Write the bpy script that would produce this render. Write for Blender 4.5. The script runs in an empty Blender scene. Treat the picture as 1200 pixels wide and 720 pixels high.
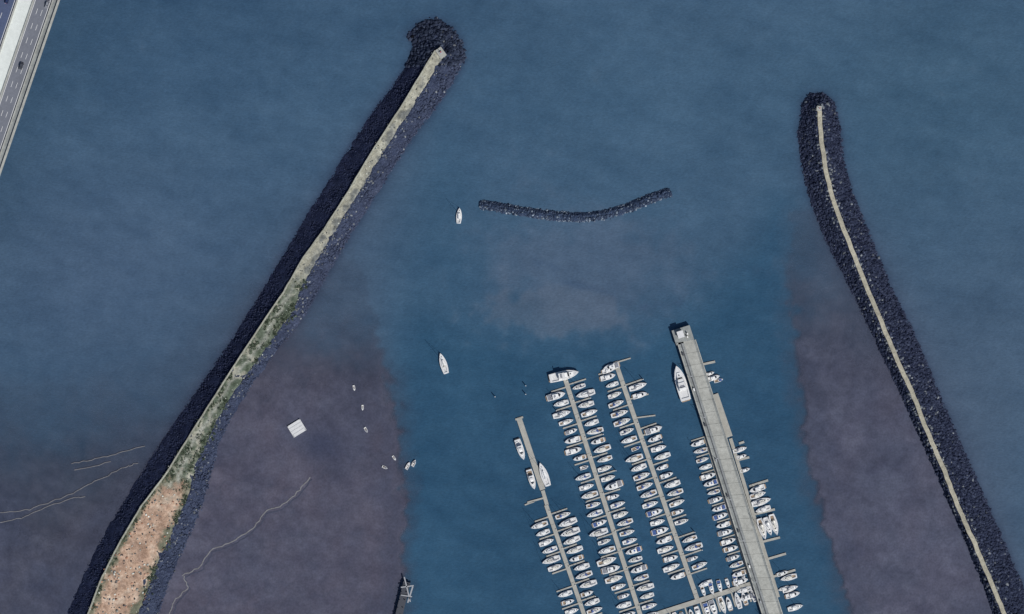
import bpy, bmesh, math, random
import numpy as np
from mathutils import Vector, Matrix
rng=np.random.default_rng(7); random.seed(7)
S=0.5; CAMZ=2000.0
KR,KG,KB=1.10,1.04,1.06
def W(px,py,z=0.0):
    f=(CAMZ-z)/CAMZ if z>10 else 1.0
    return ((px-600)*S*f,(360-py)*S*f,z)
def lin(c):
    c=np.asarray(c,dtype=float)/255.0
    return np.where(c<=0.04045,c/12.92,((c+0.055)/1.055)**2.4)
def alb(c):
    l=lin(c)
    return np.clip(l/np.array([KR,KG,KB]),0,0.9)
scene=bpy.context.scene
# ---------------------------------------------------------------- noise
_tab=rng.random((512,512))
def vnoise(x,y):
    xi=np.floor(x).astype(int); yi=np.floor(y).astype(int)
    fx=x-xi; fy=y-yi
    fx=fx*fx*(3-2*fx); fy=fy*fy*(3-2*fy)
    a=_tab[xi%512,yi%512]; b=_tab[(xi+1)%512,yi%512]
    c=_tab[xi%512,(yi+1)%512]; d=_tab[(xi+1)%512,(yi+1)%512]
    return (a*(1-fx)+b*fx)*(1-fy)+(c*(1-fx)+d*fx)*fy
def fbm(x,y,s,o=4,off=0):
    r=0;a=0.5;t=0
    for i in range(o):
        r=r+a*vnoise(x/s+off+17.3*i,y/s+off*1.7+9.1*i); t+=a; a*=0.55; s*=0.5
    return r/t-0.5
def sstep(a,b,x):
    t=np.clip((x-a)/(b-a),0,1); return t*t*(3-2*t)
def sd(X,Y,poly):
    """signed distance, + inside"""
    P=np.array(poly,float); n=len(P)
    d=np.full(X.shape,1e18); ins=np.zeros(X.shape,bool)
    for i in range(n):
        x0,y0=P[i]; x1,y1=P[(i+1)%n]
        ex,ey=x1-x0,y1-y0; L=ex*ex+ey*ey+1e-12
        t=np.clip(((X-x0)*ex+(Y-y0)*ey)/L,0,1)
        d=np.minimum(d,(X-x0-t*ex)**2+(Y-y0-t*ey)**2)
        if y0!=y1:
            c=((y0>Y)!=(y1>Y))&(X<(x1-x0)*(Y-y0)/(y1-y0)+x0)
            ins^=c
    d=np.sqrt(d)
    return np.where(ins,d,-d)
def dline(X,Y,pts):
    d=np.full(X.shape,1e18)
    for (x0,y0),(x1,y1) in zip(pts[:-1],pts[1:]):
        ex,ey=x1-x0,y1-y0; L=ex*ex+ey*ey+1e-12
        t=np.clip(((X-x0)*ex+(Y-y0)*ey)/L,0,1)
        d=np.minimum(d,(X-x0-t*ex)**2+(Y-y0-t*ey)**2)
    return np.sqrt(d)
# ---------------------------------------------------------------- mesh helpers
def fastmesh(name,V,F,mat,col=None,mask=None,smooth=False):
    V=np.asarray(V,np.float32); F=np.asarray(F,np.int32)
    me=bpy.data.meshes.new(name)
    k=F.shape[1]
    me.vertices.add(len(V)); me.vertices.foreach_set('co',V.ravel())
    me.loops.add(F.size); me.loops.foreach_set('vertex_index',F.ravel())
    me.polygons.add(len(F)); me.polygons.foreach_set('loop_start',np.arange(len(F),dtype=np.int32)*k)
    try: me.polygons.foreach_set('loop_total',np.full(len(F),k,np.int32))
    except Exception: pass
    me.update(calc_edges=True)
    if smooth: me.polygons.foreach_set('use_smooth',np.ones(len(F),bool))
    if col is not None:
        a=me.attributes.new('Col','FLOAT_COLOR','POINT')
        c=np.ones((len(V),4),np.float32); c[:,:3]=col
        a.data.foreach_set('color',c.ravel())
    if mask is not None:
        a=me.attributes.new('mask','FLOAT','POINT'); a.data.foreach_set('value',np.asarray(mask,np.float32))
    me.materials.append(mat)
    ob=bpy.data.objects.new(name,me); scene.collection.objects.link(ob)
    return ob
class MB:
    """multi-material mesh builder"""
    def __init__(s): s.v=[];s.f=[];s.m=[];s.mats=[]
    def mi(s,mat):
        if mat not in s.mats: s.mats.append(mat)
        return s.mats.index(mat)
    def face(s,pts,mat):
        b=len(s.v); s.v+= [tuple(p) for p in pts]; s.f.append(tuple(range(b,b+len(pts)))); s.m.append(s.mi(mat))
    def box(s,c,size,mat,rot=0,taper=1.0,M=None):
        cx,cy,cz=c; lx,ly,lz=[q/2 for q in size]
        ca,sa=math.cos(rot),math.sin(rot); b=len(s.v)
        for z,t in ((-lz,1),(lz,taper)):
            for x,y in ((-lx,-ly),(lx,-ly),(lx,ly),(-lx,ly)):
                x*=t;y*=t
                s.v.append((cx+x*ca-y*sa,cy+x*sa+y*ca,cz+z))
        i=s.mi(mat)
        for f in ((3,2,1,0),(4,5,6,7),(0,1,5,4),(1,2,6,5),(2,3,7,6),(3,0,4,7)):
            s.f.append(tuple(b+q for q in f)); s.m.append(i)
    def tube(s,p0,p1,r0,r1,mat,n=6):
        p0=Vector(p0);p1=Vector(p1);d=(p1-p0).normalized()
        u=d.orthogonal().normalized(); w=d.cross(u); b=len(s.v); i=s.mi(mat)
        for p,r in ((p0,r0),(p1,r1)):
            for k in range(n):
                a=2*math.pi*k/n; s.v.append(tuple(p+u*math.cos(a)*r+w*math.sin(a)*r))
        for k in range(n):
            s.f.append((b+k,b+(k+1)%n,b+n+(k+1)%n,b+n+k)); s.m.append(i)
        s.f.append(tuple(b+n+k for k in range(n))); s.m.append(i)
        s.f.append(tuple(b+n-1-k for k in range(n))); s.m.append(i)
    def mesh(s,name):
        me=bpy.data.meshes.new(name); me.from_pydata(s.v,[],s.f)
        for m in s.mats: me.materials.append(m)
        me.polygons.foreach_set('material_index',s.m); me.update(); return me
    def obj(s,name):
        ob=bpy.data.objects.new(name,s.mesh(name)); scene.collection.objects.link(ob); return ob
# ---------------------------------------------------------------- materials
def newmat(name):
    m=bpy.data.materials.new(name); m.use_nodes=True
    nt=m.node_tree; return m,nt,nt.nodes['Principled BSDF']
def noise_mul(nt,coord,colsock,scales,amps,stretch=None):
    out=colsock
    for sc,am in zip(scales,amps):
        n=nt.nodes.new('ShaderNodeTexNoise'); n.inputs['Scale'].default_value=sc; n.inputs['Detail'].default_value=2
        if stretch:
            mp=nt.nodes.new('ShaderNodeMapping'); mp.inputs['Rotation'].default_value=(0,0,stretch[0]); mp.inputs['Scale'].default_value=(1,stretch[1],1)
            nt.links.new(coord,mp.inputs['Vector']); nt.links.new(mp.outputs[0],n.inputs['Vector'])
        else: nt.links.new(coord,n.inputs['Vector'])
        mr=nt.nodes.new('ShaderNodeMapRange'); mr.inputs['From Min'].default_value=0.25; mr.inputs['From Max'].default_value=0.75
        mr.inputs['To Min'].default_value=1-am; mr.inputs['To Max'].default_value=1+am
        nt.links.new(n.outputs['Fac'],mr.inputs['Value'])
        vm=nt.nodes.new('ShaderNodeVectorMath'); vm.operation='SCALE'
        nt.links.new(out,vm.inputs[0]); nt.links.new(mr.outputs[0],vm.inputs['Scale']); out=vm.outputs[0]
    return out
def surfmat(name,color=None,rough=0.8,scales=(0.6,),amps=(0.15,),bump=0,bscale=1.0,stretch=None,alpha=False,spec=0.3,raw=False):
    m,nt,p=newmat(name)
    tc=nt.nodes.new('ShaderNodeTexCoord'); co=tc.outputs['Object']
    if color is None:
        at=nt.nodes.new('ShaderNodeAttribute'); at.attribute_name='Col'; c=at.outputs['Color']
    else:
        r=nt.nodes.new('ShaderNodeRGB'); q=color if raw else alb(color); r.outputs[0].default_value=(*[float(x) for x in q],1); c=r.outputs[0]
    c=noise_mul(nt,co,c,scales,amps,stretch)
    nt.links.new(c,p.inputs['Base Color']); p.inputs['Roughness'].default_value=rough
    p.inputs['Specular IOR Level'].default_value=spec
    if bump:
        n=nt.nodes.new('ShaderNodeTexNoise'); n.inputs['Scale'].default_value=bscale; n.inputs['Detail'].default_value=3
        nt.links.new(co,n.inputs['Vector'])
        b=nt.nodes.new('ShaderNodeBump'); b.inputs['Strength'].default_value=bump; b.inputs['Distance'].default_value=0.3
        nt.links.new(n.outputs['Fac'],b.inputs['Height']); nt.links.new(b.outputs[0],p.inputs['Normal'])
    if alpha:
        a=nt.nodes.new('ShaderNodeAttribute'); a.attribute_name='mask'
        nt.links.new(a.outputs['Fac'],p.inputs['Alpha'])
    return m
def plain(name,c,rough=0.5,spec=0.4,metal=0.0,amp=0.06):
    m=surfmat(name,c,rough,(1.5,),(amp,),spec=spec,raw=True); m.node_tree.nodes['Principled BSDF'].inputs['Metallic'].default_value=metal; return m
M_water=surfmat('water_mat',None,0.4,(0.015,0.12,0.55),(0.04,0.06,0.13),bump=0.3,bscale=0.45,stretch=(0.35,2.2),spec=0.2)
M_mud=surfmat('mud_mat',None,0.8,(0.06,0.25,0.9),(0.06,0.09,0.16),alpha=True,spec=0.15)
M_slope=surfmat('rubble_core_mat',None,0.9,(0.25,1.2),(0.2,0.45),bump=1.0,bscale=1.2,spec=0.1)
M_rock=surfmat('rock_mat',None,0.85,(0.5,),(0.25,),spec=0.15)
M_crest=surfmat('crest_mat',None,0.95,(0.15,0.9,2.5),(0.12,0.25,0.2),bump=0.6,bscale=1.5,spec=0.05)
M_conc=surfmat('concrete_mat',(172,168,163),0.9,(0.06,0.4,1.5),(0.12,0.14,0.14),spec=0.1)
M_concd=surfmat('concrete_stained_mat',(142,142,142),0.9,(0.1,0.5,1.5),(0.14,0.18,0.12),spec=0.1)
M_pont=surfmat('pontoon_deck_mat',(170,164,158),0.9,(0.3,2.2),(0.12,0.12),spec=0.1)
M_pontd=surfmat('pontoon_float_mat',(70,74,84),0.9,(0.5,),(0.1,))
M_asph=surfmat('asphalt_mat',(118,118,128),0.9,(0.1,0.8),(0.08,0.08),spec=0.1)
M_asphb=surfmat('asphalt_blue_mat',(84,92,120),0.9,(0.1,0.8),(0.1,0.1),spec=0.1)
M_mark=plain('road_paint',(0.75,0.75,0.73),0.7)
M_white=plain('gelcoat_white',(0.80,0.80,0.79),0.35)
M_cream=plain('gelcoat_cream',(0.66,0.64,0.58),0.4)
M_deck=plain('deck_grey',(0.62,0.62,0.62),0.6,amp=0.12)
M_teak=plain('teak',(0.3,0.22,0.15),0.7,amp=0.2)
M_glass=plain('dark_glass',(0.02,0.025,0.035),0.15)
M_navy=plain('navy_paint',(0.02,0.035,0.10),0.4)
M_red=plain('red_paint',(0.35,0.05,0.04),0.4)
M_bluec=plain('blue_canvas',(0.05,0.10,0.28),0.8,amp=0.15)
M_greyc=plain('grey_canvas',(0.22,0.23,0.26),0.8,amp=0.15)
M_alu=plain('aluminium',(0.55,0.56,0.58),0.45,metal=0.3)
M_steel=plain('dark_steel',(0.05,0.055,0.07),0.6)
M_rubber=plain('black_rubber',(0.02,0.02,0.025),0.8)
M_bare=plain('pale_steel',(0.33,0.34,0.36),0.7)
M_yel=plain('yellow_paint',(0.6,0.42,0.04),0.5)
# ---------------------------------------------------------------- outlines (plan, in half-metre survey units)
LBW_L=[(476,42),(484,52),(480,68),(470,85),(440,125),(411,168),(386,210),(360,250),(330,300),(303,346),(272,395),(240,442),(205,492),(170,543),(140,592),(110,642),(88,690),(70,730),(40,800)]
LBW_R=[(545,72),(531,98),(512,126),(487,158),(463,195),(442,228),(417,268),(393,307),(376,338),(353,376),(330,405),(303,442),(277,482),(257,522),(249,560),(237,600),(217,645),(198,690),(185,730),(165,800)]
LBW=LBW_L+LBW_R[::-1]+[(543,52),(530,32),(510,21),(490,27)]
LCR_L=[(509,60),(468,128),(434,180),(408,224),(380,268),(355,302),(332,342),(302,386),(272,432),(243,477),(218,517),(194,555),(166,592),(142,632),(120,675),(102,722),(78,800)]
LCR_R=[(523,64),(493,114),(471,147),(447,185),(420,229),(398,264),(375,302),(356,335),(346,362),(322,397),(294,434),(266,474),(246,512),(231,545),(224,577),(204,622),(184,667),(162,722),(135,800)]
LCR=LCR_L+LCR_R[::-1]
RBW_L=[(940,120),(935,158),(940,200),(951,240),(965,276),(985,316),(1006,358),(1026,402),(1046,442),(1064,484),(1086,532),(1106,577),(1126,622),(1146,670),(1164,722),(1192,800)]
RBW_R=[(977,119),(985,150),(989,190),(999,226),(1013,260),(1029,300),(1047,342),(1067,382),(1087,427),(1105,472),(1127,522),(1147,567),(1162,602),(1180,642),(1197,682),(1212,722),(1240,800)]
RBW=RBW_L+RBW_R[::-1]+[(966,110),(950,110)]
RCC=[(959,125),(961,160),(966,195),(974,230),(985,262),(1000,300),(1018,345),(1035,385),(1052,425),(1070,465),(1085,505),(1103,545),(1120,590),(1138,630),(1157,675),(1177,722),(1208,800)]
def offset(pts,d):
    out=[]
    for i,p in enumerate(pts):
        a=pts[max(i-1,0)];b=pts[min(i+1,len(pts)-1)]
        tx,ty=b[0]-a[0],b[1]-a[1];l=math.hypot(tx,ty)
        out.append((p[0]-ty/l*d,p[1]+tx/l*d))
    return out
RCR=offset(RCC,3.2)+offset(RCC,-3.2)[::-1]
# ---------------------------------------------------------------- sea
xs=np.concatenate([[-60000,-15000,-5000,-2000,-900,-400],np.arange(-200,1401,2.0),[1600,2100,3200,6000,16000,60000]])
ys=np.concatenate([[-60000,-15000,-5000,-2000,-900,-400],np.arange(-200,921,2.0),[1120,1600,2700,6000,16000,60000]])
GX,GY=np.meshgrid(xs,ys)
def mixc(C,c,w): return C*(1-w[...,None])+np.array(c,float)*w[...,None]
def blob(cx,cy,rx,ry,ang=0):
    a=math.radians(ang); dx=GX-cx; dy=GY-cy
    u=(dx*math.cos(a)+dy*math.sin(a))/rx; v=(-dx*math.sin(a)+dy*math.cos(a))/ry
    return np.exp(-(u*u+v*v))
n1=fbm(GX,GY,160,5,3); n2=fbm(GX,GY,50,4,11); n3=fbm(GX,GY,14,3,23); n4=fbm(GX*0.8+GY*0.3,GY*2.2-GX*0.6,40,5,51); n5=fbm(GX,GY,9,2,71)
C=np.zeros(GX.shape+(3,))+np.array([63,88,113.])
C=mixc(C,(57,82,108),0.8*blob(200,30,320,130))
C=mixc(C,(72,90,115),0.8*blob(120,330,230,150))
C=mixc(C,(64,91,116),0.6*blob(700,120,260,110))
C=mixc(C,(62,90,112),0.5*blob(1120,120,200,150))
C=mixc(C,(70,87,109),0.7*blob(1140,480,120,200,20))
chan=[(470,420),(490,380),(560,395),(700,402),(790,380),(880,300),(915,240),(930,400),(950,480),(960,560),(980,630),(1010,760),(1015,900),(465,900),(462,560)]
C=mixc(C,(55,85,111),0.7*sstep(-40,40,sd(GX,GY,[(400,300),(520,150),(560,230),(570,400),(900,420),(930,250),(920,420),(480,430),(440,330)])))
C=mixc(C,(42,76,103),0.92*sstep(-45,35,sd(GX+n2*34,GY+n1*30,chan)))
C=mixc(C,(80,93,115),0.6*sstep(0.25,0.95,blob(690,320,150,80,6)+n2*0.8+n3*0.5))
C=mixc(C,(86,96,114),0.45*sstep(0.3,0.7,blob(650,365,95,32)+n3*0.8+n2*0.5)); C=mixc(C,(76,91,113),0.5*blob(425,310,48,110,20))
st=np.exp(-(dline(GX+n3*18,GY+n2*40,[(625,312),(665,330),(705,346),(745,353),(800,352)])/5)**2)*np.clip(0.4+n3*3,0,1)
C=mixc(C,(50,70,98),0.5*st)
st=np.exp(-(dline(GX+n3*10,GY+n2*20,[(790,262),(830,290),(880,315),(915,330)])/4)**2)*np.clip(0.4+n3*3,0,1)
C=mixc(C,(50,74,100),0.25*st)
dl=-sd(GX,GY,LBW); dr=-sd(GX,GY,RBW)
C=mixc(C,(70,83,104),0.55*np.exp(-np.clip(dl,0,999)/22)*sstep(60,300,GY))
C=mixc(C,(74,84,104),0.6*np.exp(-np.clip(dr,0,999)/30)*sstep(150,380,GY))
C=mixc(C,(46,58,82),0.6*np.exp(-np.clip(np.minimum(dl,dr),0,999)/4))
C=C+(n1*10+n2*8+n3*6+n4*12+n5*5)[...,None]
def grid_faces(nx,ny):
    i=np.arange(nx*ny).reshape(ny,nx)
    return np.stack([i[1:,:-1],i[1:,1:],i[:-1,1:],i[:-1,:-1]],-1).reshape(-1,4)
V=np.stack([(GX-600)*S,(360-GY)*S,np.zeros_like(GX)],-1).reshape(-1,3)
sea=fastmesh('sea_water',V,grid_faces(len(xs),len(ys)),M_water,alb(C.reshape(-1,3)))
# ---------------------------------------------------------------- mudflats
def mudflat(poly,soft,fadey,strength,color,c2,warp=30,warp2=26):
    dd=sd(GX+n2*warp+n3*22+n5*10,GY+n1*warp2+n3*12,poly)
    w=0.35*sstep(-soft*2.2,soft,dd)+0.65*sstep(-soft*.35,soft*.55,dd)
    f=sstep(fadey[0],fadey[1],GY+n1*150+n2*90+n3*30)
    m=w*(fadey[2]+(1-fadey[2])*f)*strength
    m=np.where((GX>1395)|(GX<-195)|(GY>915),0,m)
    col=np.zeros(GX.shape+(3,))+np.array(color,float)
    col=mixc(col,c2,np.clip(0.5+n2*2.6,0,1)); col=col+(n3*15+n4*20+n5*10)[...,None]
    # wet darker runnels, thin drainage lines
    rid=np.exp(-(np.abs(fbm(GX*1.0,GY*1.3,70,4,91))/0.012)**2)
    col=mixc(col,(66,68,86),0.35*rid)
    edge=np.exp(-((dd-soft*1.2)/(soft*0.9))**2); col=mixc(col,(66,70,90),0.4*edge)
    col=mixc(col,(56,60,82),0.75*np.clip(blob(377,522,34,24,20)+n3*0.4,0,1)*blob(377,522,45,34))
    col=mixc(col,(50,54,72),0.8*blob(97,527,4,16)); col=mixc(col,(60,63,82),0.5*blob(420,470,14,60,-10)+0.35*blob(456,640,14,60))
    m=m.reshape(-1); F=grid_faces(len(xs),len(ys))
    keep=(m[F]>0.01).any(1); F=F[keep]
    used=np.unique(F); remap=np.zeros(m.size,int); remap[used]=np.arange(len(used))
    V2=V[used].copy(); V2[:,2]=0.03+0.35*m[used]
    return fastmesh('mudflat',V2,remap[F],M_mud,alb(col.reshape(-1,3)[used]),m[used])
mudflat([(330,300),(400,290),(436,330),(452,400),(462,460),(468,540),(474,600),(470,680),(466,900),(60,900),(250,480)],12,(330,520,0.12),0.97,(85,81,97),(77,77,95),16,12)
mudflat([(-190,420),(40,440),(180,420),(290,330),(330,330),(300,480),(150,700),(120,900),(-190,900)],40,(430,680,0.15),0.95,(77,76,91),(71,74,93))
mudflat([(930,250),(960,240),(1060,420),(1230,800),(1250,900),(1015,900),(1000,735),(978,650),(958,590),(946,500),(934,430),(924,340)],12,(270,480,0.2),0.97,(83,82,100),(77,79,98),16,12)
# tidal creek ribbons / chains
def ribbon(name,pts,w,mat,z=0.45,jit=1.5,sub=6):
    P=[]
    for (a,b) in zip(pts[:-1],pts[1:]):
        for k in range(sub): P.append((a[0]+(b[0]-a[0])*k/sub+random.uniform(-jit,jit),a[1]+(b[1]-a[1])*k/sub+random.uniform(-jit,jit)))
    P.append(pts[-1]); A=offset(P,w/2);B=offset(P,-w/2); m=MB()
    for i in range(len(P)-1):
        m.face([W(*A[i],z),W(*B[i],z),W(*B[i+1],z),W(*A[i+1],z)],mat)
    o=m.obj(name)
    bm=bmesh.new(); bm.from_mesh(o.data); bmesh.ops.remove_doubles(bm,verts=bm.verts,dist=1e-4); bmesh.ops.recalc_face_normals(bm,faces=bm.faces)
    if sum(f.normal.z for f in bm.faces)<0: bmesh.ops.reverse_faces(bm,faces=bm.faces)
    bm.to_mesh(o.data); bm.free(); return o
M_creek=surfmat('creek_sand_mat',(122,118,122),0.9,(0.2,1.0),(0.12,0.25))
M_creekd=surfmat('creek_wet_mat',(62,65,84),0.6,(0.2,1.0),(0.12,0.2))
ribbon('tidal_creek',[(364,560),(352,574),(332,592),(311,600),(296,620),(272,635),(247,644),(236,664),(214,674),(221,688),(206,702),(199,722),(190,760)],1.3,M_creek,0.47,1.2)
ribbon('tidal_creek_bed',[(366,562),(354,577),(334,595),(313,603),(298,623),(274,638),(249,648),(238,667),(217,677),(223,691),(209,705),(201,724)],1.3,M_creekd,0.44,1.0)
for pts in ([(0,601),(35,597),(60,588),(90,576),(116,562),(148,547),(162,543)],[(0,612),(30,606),(52,596),(88,583),(100,582)],[(84,544),(112,538),(140,531),(170,523)],[(88,552),(130,541)]):
    ribbon('mooring_chain',pts,0.8,M_creek,0.5,1.0)
# ---------------------------------------------------------------- breakwaters
ico_v=[];t=(1+5**.5)/2
for a,b,c in [(-1,t,0),(1,t,0),(-1,-t,0),(1,-t,0),(0,-1,t),(0,1,t),(0,-1,-t),(0,1,-t),(t,0,-1),(t,0,1),(-t,0,-1),(-t,0,1)]: ico_v.append((a,b,c))
ico_v=np.array(ico_v)/math.sqrt(1+t*t)
ico_f=np.array([(0,11,5),(0,5,1),(0,1,7),(0,7,10),(0,10,11),(1,5,9),(5,11,4),(11,10,2),(10,7,6),(7,1,8),(3,9,4),(3,4,2),(3,2,6),(3,6,8),(3,8,9),(4,9,5),(2,4,11),(6,2,10),(8,6,7),(9,8,1)])
def rocks(name,cx,cy,cz,size,cols,mat,flat=0.75):
    n=len(cx)
    v=np.repeat(ico_v[None],n,0)*(1+rng.uniform(-0.28,0.28,(n,12,1)))
    v*=np.stack([rng.uniform(.8,1.35,n),rng.uniform(.7,1.1,n),rng.uniform(.6,1,n)*flat],-1)[:,None]
    a=rng.uniform(0,2*np.pi,n);ca,sa=np.cos(a)[:,None],np.sin(a)[:,None]
    b=rng.uniform(-.5,.5,n);cb,sb=np.cos(b)[:,None],np.sin(b)[:,None]
    y,z=v[...,1]*cb-v[...,2]*sb,v[...,1]*sb+v[...,2]*cb; x=v[...,0]
    x,y=x*ca-y*sa,x*sa+y*ca
    P=np.stack([x,y,z],-1)*(size[:,None,None])
    P+=np.stack([(cx-600)*S,(360-cy)*S,cz],-1)[:,None]
    F=(ico_f[None]+(np.arange(n)*12)[:,None,None]).reshape(-1,3)
    return fastmesh(name,P.reshape(-1,3),F,mat,np.repeat(alb(cols),12,0))
def bheight(X,Y,outer,crest,zc):
    do=sd(X,Y,outer);dc=-sd(X,Y,crest)
    t=np.where(dc<=0,1,np.clip(do,0,None)/(np.clip(do,0,None)+np.clip(dc,1e-3,None)))
    z=-0.35+(zc+0.35)*t
    return np.where(do<0,-0.35+do*0.25,z),do,dc
def breakwater(name,outer,crest,zc,colfn,step=1.6):
    P=np.array(outer);x=np.arange(P[:,0].min()-4,P[:,0].max()+5,step);y=np.arange(P[:,1].min()-4,P[:,1].max()+5,step)
    X,Y=np.meshgrid(x,y); wx=fbm(X,Y,10,3,5)*9; wy=fbm(X,Y,10,3,31)*9
    z,do,dc=bheight(X+wx*0.6,Y+wy*0.6,outer,crest,zc)
    z=z+fbm(X,Y,5,3,2)*0.7*(dc>0)
    col=colfn(X,Y,do,dc)
    F=grid_faces(len(x),len(y)); keep=(do.reshape(-1)[F]>-3).any(1);F=F[keep]
    used=np.unique(F);rm=np.zeros(X.size,int);rm[used]=np.arange(len(used))
    VV=np.stack([(X-600)*S,(360-Y)*S,z],-1).reshape(-1,3)[used]
    return fastmesh(name,VV,rm[F],M_slope,alb(col.reshape(-1,3)[used]))
def scatter(outer,crest,n,margin=-1.5):
    P=np.array(outer);X=rng.uniform(P[:,0].min()-3,P[:,0].max()+3,n);Y=rng.uniform(P[:,1].min()-3,P[:,1].max()+3,n)
    do=sd(X,Y,outer);dc=-sd(X,Y,crest);k=(do>margin+rng.uniform(-2,2,n))&(dc>0)
    return X[k],Y[k]
def side_is_left(X,Y,line):
    L=np.array(line); return X<np.interp(Y,L[:,1],L[:,0])
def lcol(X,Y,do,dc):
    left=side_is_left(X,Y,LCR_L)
    c=np.where(left[...,None],np.array([36,41,64.]),np.array([55,61,82.]))  # left slope darker: shade of the side away from sun painted over wet rock
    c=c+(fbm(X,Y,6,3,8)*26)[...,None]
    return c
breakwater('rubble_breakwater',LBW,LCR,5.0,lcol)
X,Y=scatter(LBW,LCR,100000)
z,do,dc=bheight(X,Y,LBW,LCR,5.0)
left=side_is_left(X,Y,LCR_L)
head=(Y<78)
size=np.where(head,rng.uniform(.6,1.4,len(X)),np.where(left,rng.uniform(.25,.6,len(X)),rng.uniform(.4,.95,len(X))))
c=np.where(left[:,None],np.array([38,43,67.]),np.array([60,66,88.]))+rng.normal(0,7,(len(X),1))  # left-side rocks darker too, the slope's shade painted into their colour
c[head]=np.array([40,46,64.])+rng.normal(0,12,(head.sum(),1))
pale=(~left)&(rng.random(len(X))<0.03+0.18*np.exp(-dc/3)); c[pale]=np.array([110,111,116.])+rng.normal(0,16,(pale.sum(),1))
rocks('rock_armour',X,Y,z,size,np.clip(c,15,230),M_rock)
def rcol(X,Y,do,dc): return np.array([40,45,65.])+(fbm(X,Y,6,3,8)*26)[...,None]
breakwater('rubble_breakwater',RBW,RCR,4.5,rcol)
X,Y=scatter(RBW,RCR,105000)
z,do,dc=bheight(X,Y,RBW,RCR,4.5)
size=rng.uniform(.45,1.15,len(X))
c=np.array([43,48,69.])+rng.normal(0,10,(len(X),1))
pale=rng.random(len(X))<0.015+0.32*np.exp(-dc/2.2); c[pale]=np.array([106,108,115.])+rng.normal(0,18,(pale.sum(),1))
rocks('rock_armour',X,Y,z,size,np.clip(c,15,230),M_rock)
MC=[(562,240),(580,242),(605,247),(632,251),(660,254),(688,255),(712,251),(738,243),(762,233),(786,225)]
MO=offset(MC,6)+offset(MC,-6)[::-1]; MI=offset(MC,1)+offset(MC,-1)[::-1]
breakwater('offshore_breakwater',MO,MI,1.2,lambda X,Y,do,dc: np.array([50,61,84.])+(fbm(X,Y,4,3,8)*30)[...,None],1.0)
X,Y=scatter(MO,MI,8000,-0.5); z,do,dc=bheight(X,Y,MO,MI,1.2)
c=np.array([54,64,86.])+rng.normal(0,12,(len(X),1)); pale=rng.random(len(X))<np.where((do<2.2)|(X<572),0.26,0.07); c[pale]=np.array([118,126,140.])+rng.normal(0,14,(pale.sum(),1))
rocks('rock_armour',X,Y,z,rng.uniform(.35,.8,len(X)),np.clip(c,15,230),M_rock)
# crest of the west breakwater : gravel / grass / sandy yard
P=np.array(LCR);x=np.arange(P[:,0].min()-2,P[:,0].max()+3,1.0);y=np.arange(P[:,1].min()-2,P[:,1].max()+3,1.0)
X,Y=np.meshgrid(x,y);s0=sd(X,Y,LCR);s1=s0+fbm(X,Y,6,3,4)*4
c=np.zeros(X.shape+(3,))+np.array([168,162,149.])
def mx(c,k,w): return c*(1-w[...,None])+np.array(k,float)*w[...,None]
a=fbm(X,Y,9,4,40);b=fbm(X,Y,22,3,77);Lr=np.interp(Y,P[:len(LCR_L),1],P[:len(LCR_L),0]);Rr=np.interp(Y,np.array(LCR_R)[:,1],np.array(LCR_R)[:,0])
u=np.clip((X-Lr)/(Rr-Lr+1e-6),0,1)
c=mx(c,(112,112,112),sstep(0.0,0.22,a+0.35*(u-0.5))*0.85)
g=sstep(310,360,Y)*(1-sstep(565,600,Y))
c=mx(c,(92,99,86),g*sstep(-0.16,0.12,a+0.2*np.abs(u-0.35)))
c=mx(c,(160,157,149),g*np.exp(-((u-0.5-b*0.5)/0.12)**2)*0.8)
pk=sstep(555,590,Y+a*60)
c=mx(c,(188,154,134),pk*0.95); c=mx(c,(156,126,110),pk*sstep(0.0,0.25,a)*0.75); c=mx(c,(208,188,172),pk*sstep(0.05,0.25,-a)*0.55)
c=mx(c,(104,107,92),pk*np.clip(sstep(0.78,0.95,u+a*0.4)+sstep(0.82,0.97,1-u+a*0.3),0,1)*0.85)
c=c+(fbm(X,Y,3,2,66)*40)[...,None]
F=grid_faces(len(x),len(y));keep=(s1.reshape(-1)[F]>0).all(1);F=F[keep];used=np.unique(F);rm=np.zeros(X.size,int);rm[used]=np.arange(len(used))
zz=5.25+a*0.8-0.5*np.exp(-np.clip(s0,0,99)/1.2)
fastmesh('breakwater_path',np.stack([(X-600)*S,(360-Y)*S,zz],-1).reshape(-1,3)[used],rm[F],M_crest,alb(np.clip(c,20,240).reshape(-1,3)[used]))
def wall(name,pts,w,z0,z1,mat,gap=0):
    A=offset(pts,w/2);B=offset(pts,-w/2);m=MB()
    for i in range(len(pts)-1):
        a0,a1,b0,b1=A[i],A[i+1],B[i],B[i+1]
        q=lambda p,z:W(p[0],p[1],z)
        m.face([q(a0,z1),q(a1,z1),q(b1,z1),q(b0,z1)],mat)
        m.face([q(a0,z0),q(a1,z0),q(a1,z1),q(a0,z1)],mat);m.face([q(b0,z0),q(b0,z1),q(b1,z1),q(b1,z0)],mat)
    for (p,r) in ((A[0],B[0]),(A[-1],B[-1])): m.face([W(*p,z0),W(*p,z1),W(*r,z1),W(*r,z0)],mat)
    o=m.obj(name); bm=bmesh.new();bm.from_mesh(o.data);bmesh.ops.remove_doubles(bm,verts=bm.verts,dist=1e-4);bmesh.ops.recalc_face_normals(bm,faces=bm.faces);bm.to_mesh(o.data);bm.free();return o
def dense(pts,step=8,jit=0.25):
    out=[]
    for a,b in zip(pts[:-1],pts[1:]):
        n=max(1,int(math.hypot(b[0]-a[0],b[1]-a[1])/step))
        for k in range(n): out.append((a[0]+(b[0]-a[0])*k/n+random.uniform(-jit,jit),a[1]+(b[1]-a[1])*k/n+random.uniform(-jit,jit)))
    return out+[pts[-1]]
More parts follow.
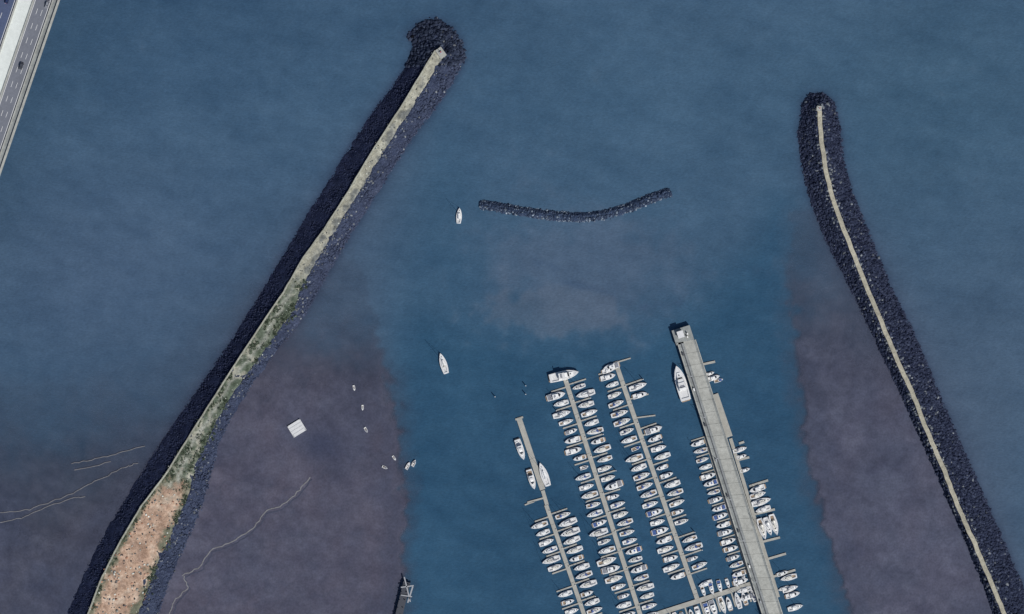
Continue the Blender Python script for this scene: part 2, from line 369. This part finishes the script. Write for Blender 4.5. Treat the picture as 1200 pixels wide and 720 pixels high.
M_wallL=surfmat('sea_wall_mat',(162,158,147),0.9,(0.05,0.5,2.0),(0.2,0.25,0.2))
M_wallR=surfmat('crest_slab_mat',(170,161,146),0.9,(0.05,0.5,2.0),(0.15,0.25,0.25))
wall('sea_wall',dense(offset(LCR_L,-1.2)),1.8,3.5,6.0,M_wallL)
wall('crest_walkway',dense(RCC,7,0.5),5.0,3.2,5.0,M_wallR)
m=MB();cx,cy,_=W(517,63)
m.box((cx,cy,5.9),(6,4,1.2),M_conc,-0.95);m.box((cx,cy,6.9),(1.6,1.6,0.8),M_bare,-0.95);m.tube((cx,cy,7.3),(cx,cy,12),0.18,0.12,M_bare);m.box((cx,cy,12.3),(0.7,0.7,0.7),M_red);m.obj('navigation_beacon')
m=MB();cx,cy,_=W(959,128);m.box((cx,cy,5.4),(3,3,0.8),M_conc,-0.1);m.tube((cx,cy,5.8),(cx,cy,10),0.16,0.1,M_bare);m.box((cx,cy,10.3),(0.6,0.6,0.6),M_red);m.obj('navigation_beacon')
n=12000
X=rng.uniform(80,525,n);Y=rng.uniform(60,760,n);s=sd(X,Y,LCR);k=s>-1;X,Y,s=X[k],Y[k],s[k]
n=len(X);r=rng.random(n);cc=np.zeros((n,3));pink=Y>585
cc[:]=np.array([146,143,136.]);cc[r<.4]=[96,97,98];cc[r<.12]=[205,203,196]
cc[pink&(r>.5)]=[172,126,106];cc[pink&(r>.8)]=[96,84,84];cc+=rng.normal(0,12,(n,1))
rocks('rubble_debris',X,Y,np.full(n,5.3),rng.uniform(.15,.65,n)*np.where(pink,1.2,0.8),np.clip(cc,20,240),M_rock,0.6)
def shrubs(name,centres,seed=1):
    vs=[];cols=[]
    for (x,y,zc,r) in centres:
        wx,wy,_=W(x,y);k=int(26+r*26)
        d=rng.normal(0,1,(k,3));d/=np.linalg.norm(d,axis=1)[:,None];rad=r*rng.uniform(.35,1.05,k)[:,None]
        c0=d*rad*np.array([1,1,.6])+np.array([wx,wy,zc]);s=rng.uniform(.12,.34,k)[:,None,None]
        tri=c0[:,None]+rng.normal(0,1,(k,3,3))*s
        vs.append(tri.reshape(-1,3));cb=np.array([92,101,84.])+rng.normal(0,10)+np.repeat(rng.normal(0,14,(k,1)),3,0)
        cols.append(cb)
    vs=np.concatenate(vs);cols=np.concatenate(cols)
    return fastmesh(name,vs,np.arange(len(vs)).reshape(-1,3),M_rock,alb(np.clip(cols,20,200)))
cen=[]
for _ in range(4000):
    y=random.uniform(325,760);lx=np.interp(y,P[:len(LCR_L),1],P[:len(LCR_L),0]);rx=np.interp(y,np.array(LCR_R)[:,1],np.array(LCR_R)[:,0])
    if y<575: u=random.choice([random.gauss(.25,.12),random.gauss(.85,.15)])
    else: u=random.choice([random.gauss(.97,.05),random.gauss(.07,.03)])
    x=lx+(rx-lx)*u
    if vnoise(np.array([x/9.]),np.array([y/9.]))[0]<0.52: continue
    cen.append((x,y,5.2 if u<1 else 4.6,random.uniform(.4,1.1)))
    if len(cen)>800: break
shrubs('shrub_patch',cen)
# ---------------------------------------------------------------- boats
def prof(s,stern,fullat=0.42,p=2.0):
    if s<fullat: return stern+(1-stern)*math.sin(math.pi/2*s/fullat)
    q=(s-fullat)/(1-fullat); return max(0.0,(1-q**p))**0.85
def make_boat(name,L,B,kind,hull=M_white,cover=None,cabinmat=M_white,mast=True,seed=0):
    rd=random.Random(seed);m=MB();N=14;stern=.72 if kind=='sail' else .9
    fb=0.095*L if kind=='sail' else 0.115*L; fb=max(fb,.6)
    st=[i/N for i in range(N+1)];hw=[B/2*max(prof(s,stern,p=2.0 if kind=='sail' else 2.6),0.015) for s in st]
    X=[(s-.5)*L for s in st];zs=[fb*(1+.28*max(0,s-.4)) for s in st]
    cp=(1,5) if kind=='sail' else (1,4 if kind=='motor' else 9)
    cw=lambda i:hw[i]*(.5 if kind=='sail' else .74)
    for i in range(N):
        for sg in (-1,1):
            a=(X[i]*.97,sg*hw[i]*.8,-.25);b=(X[i+1]*.97,sg*hw[i+1]*.8,-.25);c=(X[i+1],sg*hw[i+1],zs[i+1]);d=(X[i],sg*hw[i],zs[i])
            m.face([a,b,c,d] if sg<0 else [d,c,b,a],hull)
            c2=(X[i+1],sg*hw[i+1]*.95,zs[i+1]+.05);d2=(X[i],sg*hw[i]*.95,zs[i]+.05)
            m.face([d,c,c2,d2] if sg<0 else [d2,c2,c,d],M_white)
            ci,cj=min(cw(i),hw[i]*.95),min(cw(i+1),hw[i+1]*.95)
            e=(X[i],sg*ci,zs[i]+.07);f=(X[i+1],sg*cj,zs[i+1]+.07)
            m.face([d2,c2,f,e] if sg<0 else [e,f,c2,d2],M_deck)
        e0,e1=(X[i],-cw(i),zs[i]+.07),(X[i],cw(i),zs[i]+.07);f0,f1=(X[i+1],-cw(i+1),zs[i+1]+.07),(X[i+1],cw(i+1),zs[i+1]+.07)
        if cp[0]<=i<cp[1]:
            dz=-.5
            lo=lambda p:(p[0],p[1],p[2]+dz)
            sole=M_teak if seed%3==0 else M_deck
            m.face([lo(e0),lo(f0),lo(f1),lo(e1)],sole);m.face([e0,f0,lo(f0),lo(e0)],M_white);m.face([lo(e1),lo(f1),f1,e1],M_white)
            if i==cp[0]: m.face([e0,lo(e0),lo(e1),e1],M_white)
            if i==cp[1]-1: m.face([f0,f1,lo(f1),lo(f0)],M_white)
        else: m.face([e0,f0,f1,e1],M_deck if kind!='sail' else M_white)
    m.face([(X[0],-hw[0],zs[0]),(X[0],hw[0],zs[0]),(X[0]*.97,hw[0]*.8,-.25),(X[0]*.97,-hw[0]*.8,-.25)],hull)
    def trunk(s0,s1,k0,k1,h,mat,z0=None,win=True,rise=.2):
        z=(z0 if z0 is not None else fb*1.05);xa,xb=(s0-.5)*L,(s1-.5)*L;K=5;R=[]
        for j in range(K+1):
            q=j/K;w=B/2*(k0+(k1-k0)*q**1.5);x=xa+(xb-xa)*q;hh=h*(1-.45*q**3);R.append((x,w,hh))
        for j in range(K):
            (x0,w0,h0),(x1,w1,h1)=R[j],R[j+1]
            m.face([(x0,-w0*.88,z+h0),(x1,-w1*.88,z+h1),(x1,w1*.88,z+h1),(x0,w0*.88,z+h0)],mat)
            for sg in (-1,1):
                f=[(x0,sg*w0,z),(x1,sg*w1,z),(x1,sg*w1*.88,z+h1),(x0,sg*w0*.88,z+h0)]
                m.face(f if sg<0 else f[::-1],mat)
                if win and 0<j<K-1:
                    g=[(x0+.1,sg*(w0*.965+.03),z+h0*.3),(x1-.1,sg*(w1*.965+.03),z+h1*.3),(x1-.1,sg*(w1*.91+.03),z+h1*.78),(x0+.1,sg*(w0*.91+.03),z+h0*.78)]
                    m.face(g if sg<0 else g[::-1],M_glass)
        x1,w1,h1=R[-1];m.face([(x1,-w1,z),(x1,w1,z),(x1,w1*.88,z+h1),(x1,-w1*.88,z+h1)],mat)
        x0,w0,h0=R[0];m.face([(x0,w0,z),(x0,-w0,z),(x0,-w0*.88,z+h0),(x0,w0*.88,z+h0)],M_glass)
        return z+h
    if kind=='sail':
        zt=trunk(.37,.78,.6,.28,.045*L,cabinmat)
        for s,w in ((.68,.55),(.84,.5),(.5,.4)):
            m.box(((s-.5)*L,0,(zt+.02) if s<.8 else fb*1.15+.12),(w,w,.1),M_glass)
        m.box(((.43-.5)*L,0,zt+.02),(.9,.7,.08),M_deck)
        cv=cover or M_white
        xs0=(.36-.5)*L;
        for j in range(4):
            a0,a1=math.pi*j/4,math.pi*(j+1)/4;r=B*.27
            m.face([(xs0-.5,math.cos(a0)*r,zt-.1+math.sin(a0)*.55),(xs0-.5,math.cos(a1)*r,zt-.1+math.sin(a1)*.55),(xs0+.7,math.cos(a1)*r*.9,zt-.2+math.sin(a1)*.25),(xs0+.7,math.cos(a0)*r*.9,zt-.2+math.sin(a0)*.25)],cv)
        if mast:
            xm=(.6-.5)*L;h=1.15*L
            m.tube((xm,0,zt-.1),(xm,0,zt+h),.1,.06,M_alu,5)
            m.tube((xm-.1,0,zt+1.1),(xm-.36*L,0,zt+1.0),.17,.12,cv if cover else M_white,6)
            m.tube((xm,-B*.35,zt+h*.5),(xm,B*.35,zt+h*.5),.05,.05,M_alu,4)
            m.tube((L*.48,0,fb*1.2),(xm,0,zt+h*.96),.06,.03,M_alu,4);m.tube((-L*.49,0,fb),(xm,0,zt+h),.025,.025,M_alu,3)
        m.tube((-.36*L,0,fb-.4),(-.36*L,0,fb+.5),.08,.08,M_steel,5)
        m.tube((-.48*L,-hw[0]*.9,fb+.6),(-.48*L,hw[0]*.9,fb+.6),.04,.04,M_alu,4)
        m.tube((L*.49,0,fb*1.2+.6),(L*.38,B*.2,fb*1.2+.6),.04,.04,M_alu,4);m.tube((L*.49,0,fb*1.2+.6),(L*.38,-B*.2,fb*1.2+.6),.04,.04,M_alu,4)
    elif kind=='motor':
        zt=trunk(.3,.8,.78,.35,.055*L,cabinmat)
        z2=trunk(.3,.62,.66,.5,.06*L,cabinmat,z0=zt-.06)
        xw=(.62-.5)*L
        m.face([(xw+.9,-B*.2,zt-.0),(xw+.9,B*.2,zt-.0),(xw+.04,B*.22,z2-.1),(xw+.04,-B*.22,z2-.1)],M_glass)
        m.box(((.72-.5)*L,0,zt-.02),(.6,.6,.1),M_glass)
        if L>11:
            m.box(((.42-.5)*L,0,z2+.12),(.2*L,B*.6,.25),M_deck);m.box(((.40-.5)*L,0,z2+.35),(.06*L,B*.4,.3),M_greyc)
            m.tube(((.36-.5)*L,-B*.3,z2),((.34-.5)*L,-B*.3,z2+1.4),.06,.06,M_white);m.tube(((.36-.5)*L,B*.3,z2),((.34-.5)*L,B*.3,z2+1.4),.06,.06,M_white);m.box(((.34-.5)*L,0,z2+1.45),(.4,B*.66,.12),M_white)
        else: m.box(((.42-.5)*L,0,z2+.05),(.1*L,B*.3,.1),cover or M_deck)
        m.box((-.5*L-.3,0,.25),(.8,B*.75,.15),M_teak)
        if cover: m.box((-.36*L,0,fb+.25),(.2*L,B*.78,.1),cover,taper=.9)
        for sg in (-1,1): m.tube((L*.47,sg*.1,fb*1.2+.6),(L*.15,sg*B*.42,fb*1.15+.6),.04,.04,M_alu,4)
    else:
        for s in (.3,.5,.7): m.box(((s-.5)*L,0,fb-.12),(.3,B*.72,.08),M_teak)
        m.box((0,0,fb+.15),(.7,B*.3,.7),cabinmat);m.face([(.38,-B*.18,fb+.4),(.38,B*.18,fb+.4),(.2,B*.16,fb+.85),(.2,-B*.16,fb+.85)],M_glass)
        m.box((-.52*L,0,fb+.15),(.4,.4,.7),M_steel)
        if cover: m.box((.22*L,0,fb+.15),(.3*L,B*.7,.12),cover,taper=.8)
    return m.mesh(name)
lib=[]
for i in range(14):
    hull=[M_white,M_white,M_white,M_navy,M_white,M_cream,M_white,M_white,M_red,M_white,M_white,M_navy,M_white,M_white][i]
    cov=[M_bluec,None,M_greyc,M_bluec,None,M_bluec,M_cream,M_navy,M_cream,None,None,M_greyc,None,M_cream][i]
    L=[10,9.2,10.8,9.8,8.6,9,11,8.2,9,9.6,10.2,10.6,8.8,9.4][i]
    lib.append(('sailing_yacht',make_boat('sailing_yacht',L,L*random.uniform(.32,.36),'sail',hull,cov,random.choice([M_white,M_white,M_cream]),True,i),L))
mlib=[]
for i in range(7):
    L=[8.5,9.5,7.5,10.5,8,9,7][i]
    mlib.append(('motor_boat',make_boat('motor_boat',L,L*.36,'motor',[M_white,M_white,M_navy,M_white,M_white,M_cream,M_white][i],[None,M_bluec,None,M_greyc,None,None,M_greyc][i],M_white,False,50+i),L))
olib=[]
for i in range(3): olib.append(('open_launch',make_boat('open_launch',[5.5,6,5][i],2.2,'open',[M_white,M_greyc,M_white][i],[None,M_bluec,M_greyc][i],M_white,False,80+i),[5.5,6,5][i]))
def put(entry,px,py,head,scale=1.0,z=0.0,rz=0.02):
    ob=bpy.data.objects.new(entry[0],entry[1]);scene.collection.objects.link(ob)
    x,y,_=W(px,py);ob.location=(x,y,z);ob.rotation_euler=(random.uniform(-.02,.02),random.uniform(-.01,.01),math.atan2(-head[1],head[0])+random.uniform(-rz,rz)*2.5)
    ob.scale=(scale,scale,scale);return ob
def pick():
    r=random.random()
    if r<.70: return random.choice(lib)
    if r<.96: return random.choice(mlib)
    return random.choice(olib)
def strip(m,a,b,w,mat,z=0.5,h=0.5,side=None):
    (x0,y0,_),(x1,y1,_)=W(*a),W(*b);L=math.hypot(x1-x0,y1-y0)
    m.box(((x0+x1)/2,(y0+y1)/2,z-h/2),(L,w,h),mat,math.atan2(y1-y0,x1-x0))
def pile(px,py,h=4.0):
    m=MB();x,y,_=W(px,py);m.tube((x,y,-1),(x,y,h),.28,.28,M_steel,8);m.tube((x,y,h),(x,y,h+.35),.3,.05,M_white,8);m.obj('mooring_pile')
def pontoon(a,b,w,sides,fl=20,pitch=23,skip=.06,s0=10):
    ax,ay=a;bx,by=b;L=math.hypot(bx-ax,by-ay);d=((bx-ax)/L,(by-ay)/L)
    m=MB();k=0;seg=24
    while k<L:
        e=min(k+seg-.25,L);strip(m,(ax+d[0]*k,ay+d[1]*k),(ax+d[0]*e,ay+d[1]*e),w,M_pont,.55,.35);strip(m,(ax+d[0]*(k+1),ay+d[1]*(k+1)),(ax+d[0]*(e-1),ay+d[1]*(e-1)),w*.8,M_pontd,.2,.5)
        k+=seg
    n=(d[1],-d[0])
    for sg,ranges in sides.items():
        for (r0,r1) in ranges:
            t=r0
            while t<=r1:
                cx,cy=ax+d[0]*t,ay+d[1]*t;q=w/2/S
                f=fl*random.uniform(.85,1.05)
                strip(m,(cx+n[0]*sg*q,cy+n[1]*sg*q),(cx+n[0]*sg*(q+f),cy+n[1]*sg*(q+f)),.8,M_pont,.5,.4)
                if random.random()<.35: pile(cx+n[0]*sg*(q+f+.8),cy+n[1]*sg*(q+f+.8),3.2)
                for off in (pitch*.27,pitch*.73):
                    if t+off>r1: continue
                    if random.random()<skip: continue
                    en=pick();sc=random.uniform(.9,1.1)
                    ln=en[2]*sc/S/2;o=q+1.2+ln+random.uniform(0,2.5)
                    hd=-1 if random.random()<.6 else 1
                    px=ax+d[0]*(t+off)+n[0]*sg*o;py=ay+d[1]*(t+off)+n[1]*sg*o
                    put(en,px,py,(n[0]*sg*hd,n[1]*sg*hd),sc)
                t+=pitch
    t=8
    while t<L-4:
        x,y,_=W(ax+d[0]*t+n[0]*w*.7,ay+d[1]*t+n[1]*w*.7);m.box((x,y,1.0),(.3,.3,.9),M_white);t+=23
    return m.obj('pontoon_walkway')
pontoon((661,440),(758,745),2.6,{-1:[(14,305)],1:[(12,305)]},20,22.5,.05)
pontoon((721,424),(817,702),2.6,{-1:[(8,270)],1:[(30,48),(84,285)]},20,22.5,.07)
m=MB()
for (a,b) in (((722,425),(739,420)),((738,468),(760,462)),((744,490),(768,487)),((751,511),(773,505)),((626,588),(615,592))): strip(m,a,b,.8,M_pont,.5,.4)
m.obj('finger_pontoon')
pontoon((640,592),(693,745),2.4,{-1:[(14,150)],1:[(12,150)]},19,21.5,.1)
m=MB();strip(m,(608,490),(636,574),3.2,M_pont,.6,.5);strip(m,(636,575),(641,592),2.2,M_pont,.55,.4);strip(m,(604,492),(613,489),1.2,M_pont,.52,.4);strip(m,(618,589),(640,583),1,M_pont,.5,.4);m.obj('pontoon_walkway')
big=lambda L,s,h=M_white,c=None:('motor_yacht',make_boat('motor_yacht',L,L*.31,'motor',h,c,M_white,False,s),L)
D=(.302,.953);U=(-.302,-.953);E=(.953,-.302);Wd=(-.953,.302)
put(big(12.5,101),610,527,D);put(big(12,102),623,562,D);put(('sailing_yacht',make_boat('sailing_yacht',14.5,4.5,'sail',M_white,None,M_white,True,10),14),637.5,556,U)
put(big(17.5,103),661,440,(.96,-.2));put(mlib[0],713,434,E,.9);put(mlib[3],716,430,Wd,.9)
put(lib[1],538,253,(.1,-1),1.0);put(('sailing_yacht',make_boat('sailing_yacht',12.5,4.1,'sail',M_white,M_cream,M_white,True,77),12),519.5,426,(-.25,-1))
for (x,y,h,s) in ((415,455,(.2,1),.7),(425,478,(0,1),.7),(429,504,(.5,1),.8),(451,548,(1,.5),.8),(462,537,(.6,1),.7),(478,546,(.5,-1),1.),(485,543,(.5,-1),1.)): put(olib[random.choice([0,2])],x,y,h,s*.85,.25)
pile(580,465,3);pile(616,452,3);pile(616,462,3)
m=MB();x,y,_=W(348,502);m.box((x,y,.75),(8.6,7.6,.7),M_deck,.55)
for i in (-1,1):
    for j in (-1,1):
        ca,sa=math.cos(.55),math.sin(.55);dx,dy=i*3.9,j*3.4;m.tube((x+dx*ca-dy*sa,y+dx*sa+dy*ca,1.1),(x+dx*ca-dy*sa,y+dx*sa+dy*ca,1.9),.15,.15,M_steel)
for j in (-2,0,2): m.box((x-math.sin(.55)*j,y+math.cos(.55)*j,1.13),(8,.2,.06),M_bare,.55)
m.obj('mooring_raft')
# ---------------------------------------------------------------- main pier
PL=[(793,402),(905,760)];PR=[(815,398),(930,760)]
m=MB();N=26
for i in range(N):
    t0,t1=i/N,(i+1)/N-.0006
    lp=lambda A,t:(A[0][0]+(A[1][0]-A[0][0])*t,A[0][1]+(A[1][1]-A[0][1])*t)
    a,b,c,d=lp(PL,t0),lp(PL,t1),lp(PR,t1),lp(PR,t0)
    def mixp(p,q,u): return (p[0]+(q[0]-p[0])*u,p[1]+(q[1]-p[1])*u)
    def slab(u0,u1,z,mat,zb=None):
        p=[mixp(a,d,u0),mixp(b,c,u0),mixp(b,c,u1),mixp(a,d,u1)];T=[W(*q,z) for q in p];Bt=[W(*q,zb if zb is not None else z-.5) for q in p]
        m.face(T,mat);m.face(Bt[::-1],mat)
        for k in range(4): m.face([T[k],Bt[k],Bt[(k+1)%4],T[(k+1)%4]],mat)
    slab(0,1,3.0,M_concd,2.2);slab(.34,.86,3.02,M_conc,3.005);slab(0,.05,3.3,M_conc,3.004);slab(.955,1,3.3,M_conc,3.004)
    for u in (.08,.5,.92):
        p=mixp(mixp(a,b,.5),mixp(d,c,.5),u);x,y,_=W(*p);m.tube((x,y,-2),(x,y,2.3),.4,.4,M_concd,8)
    if i%3==1:
        p=mixp(a,d,.12);x,y,_=W(*p);m.box((x,y,3.7),(.8,1.6,1.2),random.choice([M_bare,M_steel,M_white]),.3)
pier=m.obj('concrete_pier')
m=MB()
for u,mt in ((.2,M_steel),(.25,M_bare)):
    p=[(PL[0][0]+(PR[0][0]-PL[0][0])*u,402),(PL[1][0]+(PR[1][0]-PL[1][0])*u,760)];a,b=W(*p[0],3.2),W(*p[1],3.2);m.tube(a,b,.14,.14,mt,5)
m.obj('service_pipe')
for y in range(440,740,48):
    f=(y-402)/358;x=792+113*f+2;a=W(x,y);m=MB();m.tube((a[0],a[1],3),(a[0],a[1],9),.12,.08,M_bare,6);m.tube((a[0],a[1],9),(a[0]+1.5,a[1]-.4,9.2),.06,.06,M_bare,5);m.box((a[0]+1.6,a[1]-.4,9.15),(.7,.3,.15),M_alu,-.3);m.obj('street_lamp')
m=MB();x,y,_=W(800,393);r=math.atan2(-.953,.302)
m.box((x,y,1.9),(9,11,2.2),M_concd,r);m.obj('pier_head')
m=MB();m.box((x-1.5,y+.5,4.3),(3.6,3.2,2.6),M_white,r)
m.box((x-1.5,y+.5,5.7),(4.1,3.7,.2),M_deck,r);m.box((x-1.1,y-1.45,4.2),(.1,.9,1.9),M_navy,r);m.obj('fuel_kiosk')
for k in (0,1.8):
    m=MB();m.box((x+2.6,y-1.0+k,3.8),(.9,.6,1.6),M_yel,r);m.box((x+2.6,y-1.0+k,4.7),(1,.7,.25),M_white,r);m.tube((x+3.1,y-1.0+k,3.2),(x+3.1,y-1.0+k,4.4),.06,.06,M_rubber);m.obj('fuel_pump')
def van(name,px,py,z,rot,mat,L=4.3,Wd_=1.8,H=1.45,zs=1.0):
    m=MB();m.box((0,0,.55),(L,Wd_,.6),mat,taper=.96);m.box((-.1*L,0,.85+H*.22),(L*.55,Wd_*.9,H*.42),M_glass,taper=.82);m.box((-.1*L,0,.85+H*.44),(L*.42,Wd_*.72,.05),mat)
    for sx in (-.31,.31):
        for sy in (-1,1): m.tube((sx*L,sy*Wd_*.5-.1,.32),(sx*L,sy*Wd_*.5+.1,.32),.32,.32,M_rubber,10)
    m.box((L*.49,0,.6),(.08,Wd_*.8,.18),M_alu);m.box((-L*.49,0,.65),(.08,Wd_*.8,.12),M_red)
    o=m.obj(name);x,y,_=W(px,py,z);o.location=(x,y,z);o.rotation_euler=(0,0,rot);return o
m=MB();strip(m,(838,462),(855,512),3.6,M_pont,.7,.6);strip(m,(856,514),(912,700),2.0,M_pont,.6,.5)
for (a,b) in (((866,520),(872,518)),((878,570),(900,563)),((884,603),(908,597)),((890,636),(914,630)),((897,656),(921,649)),((906,676),(932,668)),((820,428),(838,424)),((862,540),(878,536))): strip(m,a,b,1.3,M_pont,.55,.45)
m.obj('finger_pontoon')
put(big(21,104),798,449,U)
put(mlib[0],836,443,E,.9);put(olib[1],842,446,E,.9);put(mlib[2],832,438,E,.7)
for (x,y,k,h,s) in ((867,527,'n',E,.8),(869,535,'n',E,.8),(873,551,'n',E,.8),(887,573,'w',Wd,1.1),(888,580,'w',E,.9),(892,588,'w',E,1.1),(894,597,'w',Wd,1.),(893,620,'w',D,1.15),(900,617,'w',D,1.2),(907,615,'w',D,1.15),(917,672,'n',E,.9),(924,677,'w',Wd,.9),(926,690,'n',E,.9),(929,697,'w',E,1.),(918,690,'w',Wd,.7),(932,712,'w',E,1.)):
    put(random.choice([lib[3],lib[11],mlib[2]]) if k=='n' else random.choice(lib[:3]+mlib[:2]+[lib[6]]),x,y,h,s)
m=MB();A=(826,512);B_=(884,694);strip(m,A,B_,1.5,M_pont,.6,.5)
Lp=math.hypot(B_[0]-A[0],B_[1]-A[1])
t=0
while t<Lp:
    px,py=A[0]+.3036*t,A[1]+.9528*t;strip(m,(px,py),(px-16,py+5),.7,M_pont,.5,.4)
    for o in (5,14):
        if random.random()<.07:continue
        en=random.choice(mlib+lib[:5]+[lib[7]]);sc=8.4/en[2]*random.uniform(.9,1.1)
        q=10.5+random.uniform(-.5,1);put(en,px+.3036*o-q*.953,py+.9528*o+q*.302,Wd if random.random()<.5 else E,sc)
    t+=20
m.obj('pontoon_walkway')
m=MB();strip(m,(760,723),(888,682),2.8,M_pont,.62,.4);dx,dy=.9523,-.305;t=8
for t in range(6,134,19):
    px,py=760+dx*t,723+dy*t;strip(m,(px,py),(px+6,py+19),.9,M_pont,.5,.4)
    for o in (5,13):
        en=random.choice(lib+mlib);put(en,px+dx*o+3.6,py+dy*o+13,(.3,.95) if random.random()<.5 else (-.3,-.95),.95)
for t in range(70,125,10): put(random.choice(mlib),760+dx*t-2.5,723+dy*t-8.5,(.3,.95),.75)
m.obj('pontoon_walkway')
m=MB();strip(m,(477,682),(463,740),4.2,M_steel,2.6,.6);strip(m,(474,676),(481,705),.7,M_bare,3.2,.4);strip(m,(484,687),(478,706),.8,M_bare,3.2,.4);strip(m,(470,688),(485,686),.7,M_bare,3.2,.4);strip(m,(470,697),(483,699),.6,M_bare,3.21,.4)
for k in range(7):
    for s in (-3,3):
        x,y,_=W(476-k*2.2+s,685+k*9);m.tube((x,y,-1),(x,y,3.6),.3,.3,M_steel)
m.obj('timber_jetty')
# ---------------------------------------------------------------- road bridge in the corner
ZB=36.0
d=(-.3231,.9463);nn=(-.9463,-.3231)
O=(70,0)
def bp(u,s,z): return W(O[0]+d[0]*s+nn[0]*u,O[1]+d[1]*s+nn[1]*u,z)
m=MB()
def band(u0,u1,z,h,mat,s0=-180,s1=420):
    T=[bp(u0,s0,z),bp(u0,s1,z),bp(u1,s1,z),bp(u1,s0,z)];Bt=[(p[0],p[1],z-h) for p in T]
    n=(Vector(T[1])-Vector(T[0])).cross(Vector(T[2])-Vector(T[0])).z
    m.face(T if n>0 else T[::-1],mat);m.face(Bt if n<0 else Bt[::-1],mat)
    for k in range(4): m.face([T[k],Bt[k],Bt[(k+1)%4],T[(k+1)%4]],mat)
band(0,130,ZB-.4,2.2,M_concd);band(0,2.2,ZB+.9,1.29,M_conc);band(2.2,7,ZB-.1,.28,M_concd);band(7,8.2,ZB+.6,.99,M_conc)
band(8.2,28,ZB,.38,M_asph);band(28,30,ZB+.6,.99,M_conc)
M_whiteb=surfmat('pale_concrete_mat',(222,221,218),.9,(.08,.6),(.05,.07))
band(30,46,ZB+.1,.49,M_whiteb);band(46,48,ZB+.6,.99,M_conc);band(48,70,ZB,.38,M_asphb);band(70,72,ZB+.6,.99,M_conc);band(72,130,ZB,.38,M_asph)
for u in (9.6,26.6,49.4,68.6): band(u,u+.5,ZB+.012,.008,M_mark)
for u in (15.2,20.9,59):
    for s in range(-180,420,18): band(u,u+.4,ZB+.012,.008,M_mark,s,s+7)
for s in range(-180,420,30):
    band(0,130,ZB-2.61,1.6,M_bare,s,s+1.2)
br=m.obj('road_bridge')
m=MB()
for s in (-100,330):
    for u in (12,60,110):
        x,y,_=bp(u,s,ZB-5);m.tube((x,y,-3),(x,y,ZB-2.7),2.2,1.8,M_concd,12)
m.obj('bridge_pier')
ang=math.atan2(-d[1],d[0])
for (u,s,mt,h) in ((17.5,88,M_steel,0),(12,10,M_greyc,0),(58,20,M_navy,1)):
    x,y,z=bp(u,s,ZB+.01);o=van('car',600,360,0,ang+(math.pi if h else 0),mt);o.location=(x,y,z)
# ---------------------------------------------------------------- light, sky, camera
az=math.radians(140);el=math.radians(44)
w=bpy.data.worlds.new('World');scene.world=w;w.use_nodes=True;nt=w.node_tree
sky=nt.nodes.new('ShaderNodeTexSky');sky.sky_type='NISHITA';sky.sun_disc=False;sky.sun_elevation=el;sky.sun_rotation=az
bg=nt.nodes['Background'];bg.inputs['Strength'].default_value=.075;nt.links.new(sky.outputs[0],bg.inputs['Color'])
sl=bpy.data.lights.new('sun','SUN');sl.energy=3.9;sl.angle=math.radians(.5);sl.color=(1,.97,.92)
so=bpy.data.objects.new('sun',sl);scene.collection.objects.link(so)
dirv=Vector((math.sin(az)*math.cos(el),math.cos(az)*math.cos(el),math.sin(el)))
so.rotation_euler=dirv.to_track_quat('Z','Y').to_euler();so.location=dirv*500
cam=bpy.data.cameras.new('camera');co=bpy.data.objects.new('camera',cam);scene.collection.objects.link(co)
co.location=(0,0,CAMZ);co.rotation_euler=(0,0,0);cam.sensor_width=36;cam.lens=36*CAMZ/600;cam.clip_start=10;cam.clip_end=100000
scene.camera=co
scene.view_settings.view_transform='Standard';scene.view_settings.look='None';scene.view_settings.exposure=0
print('objects',len(bpy.data.objects))
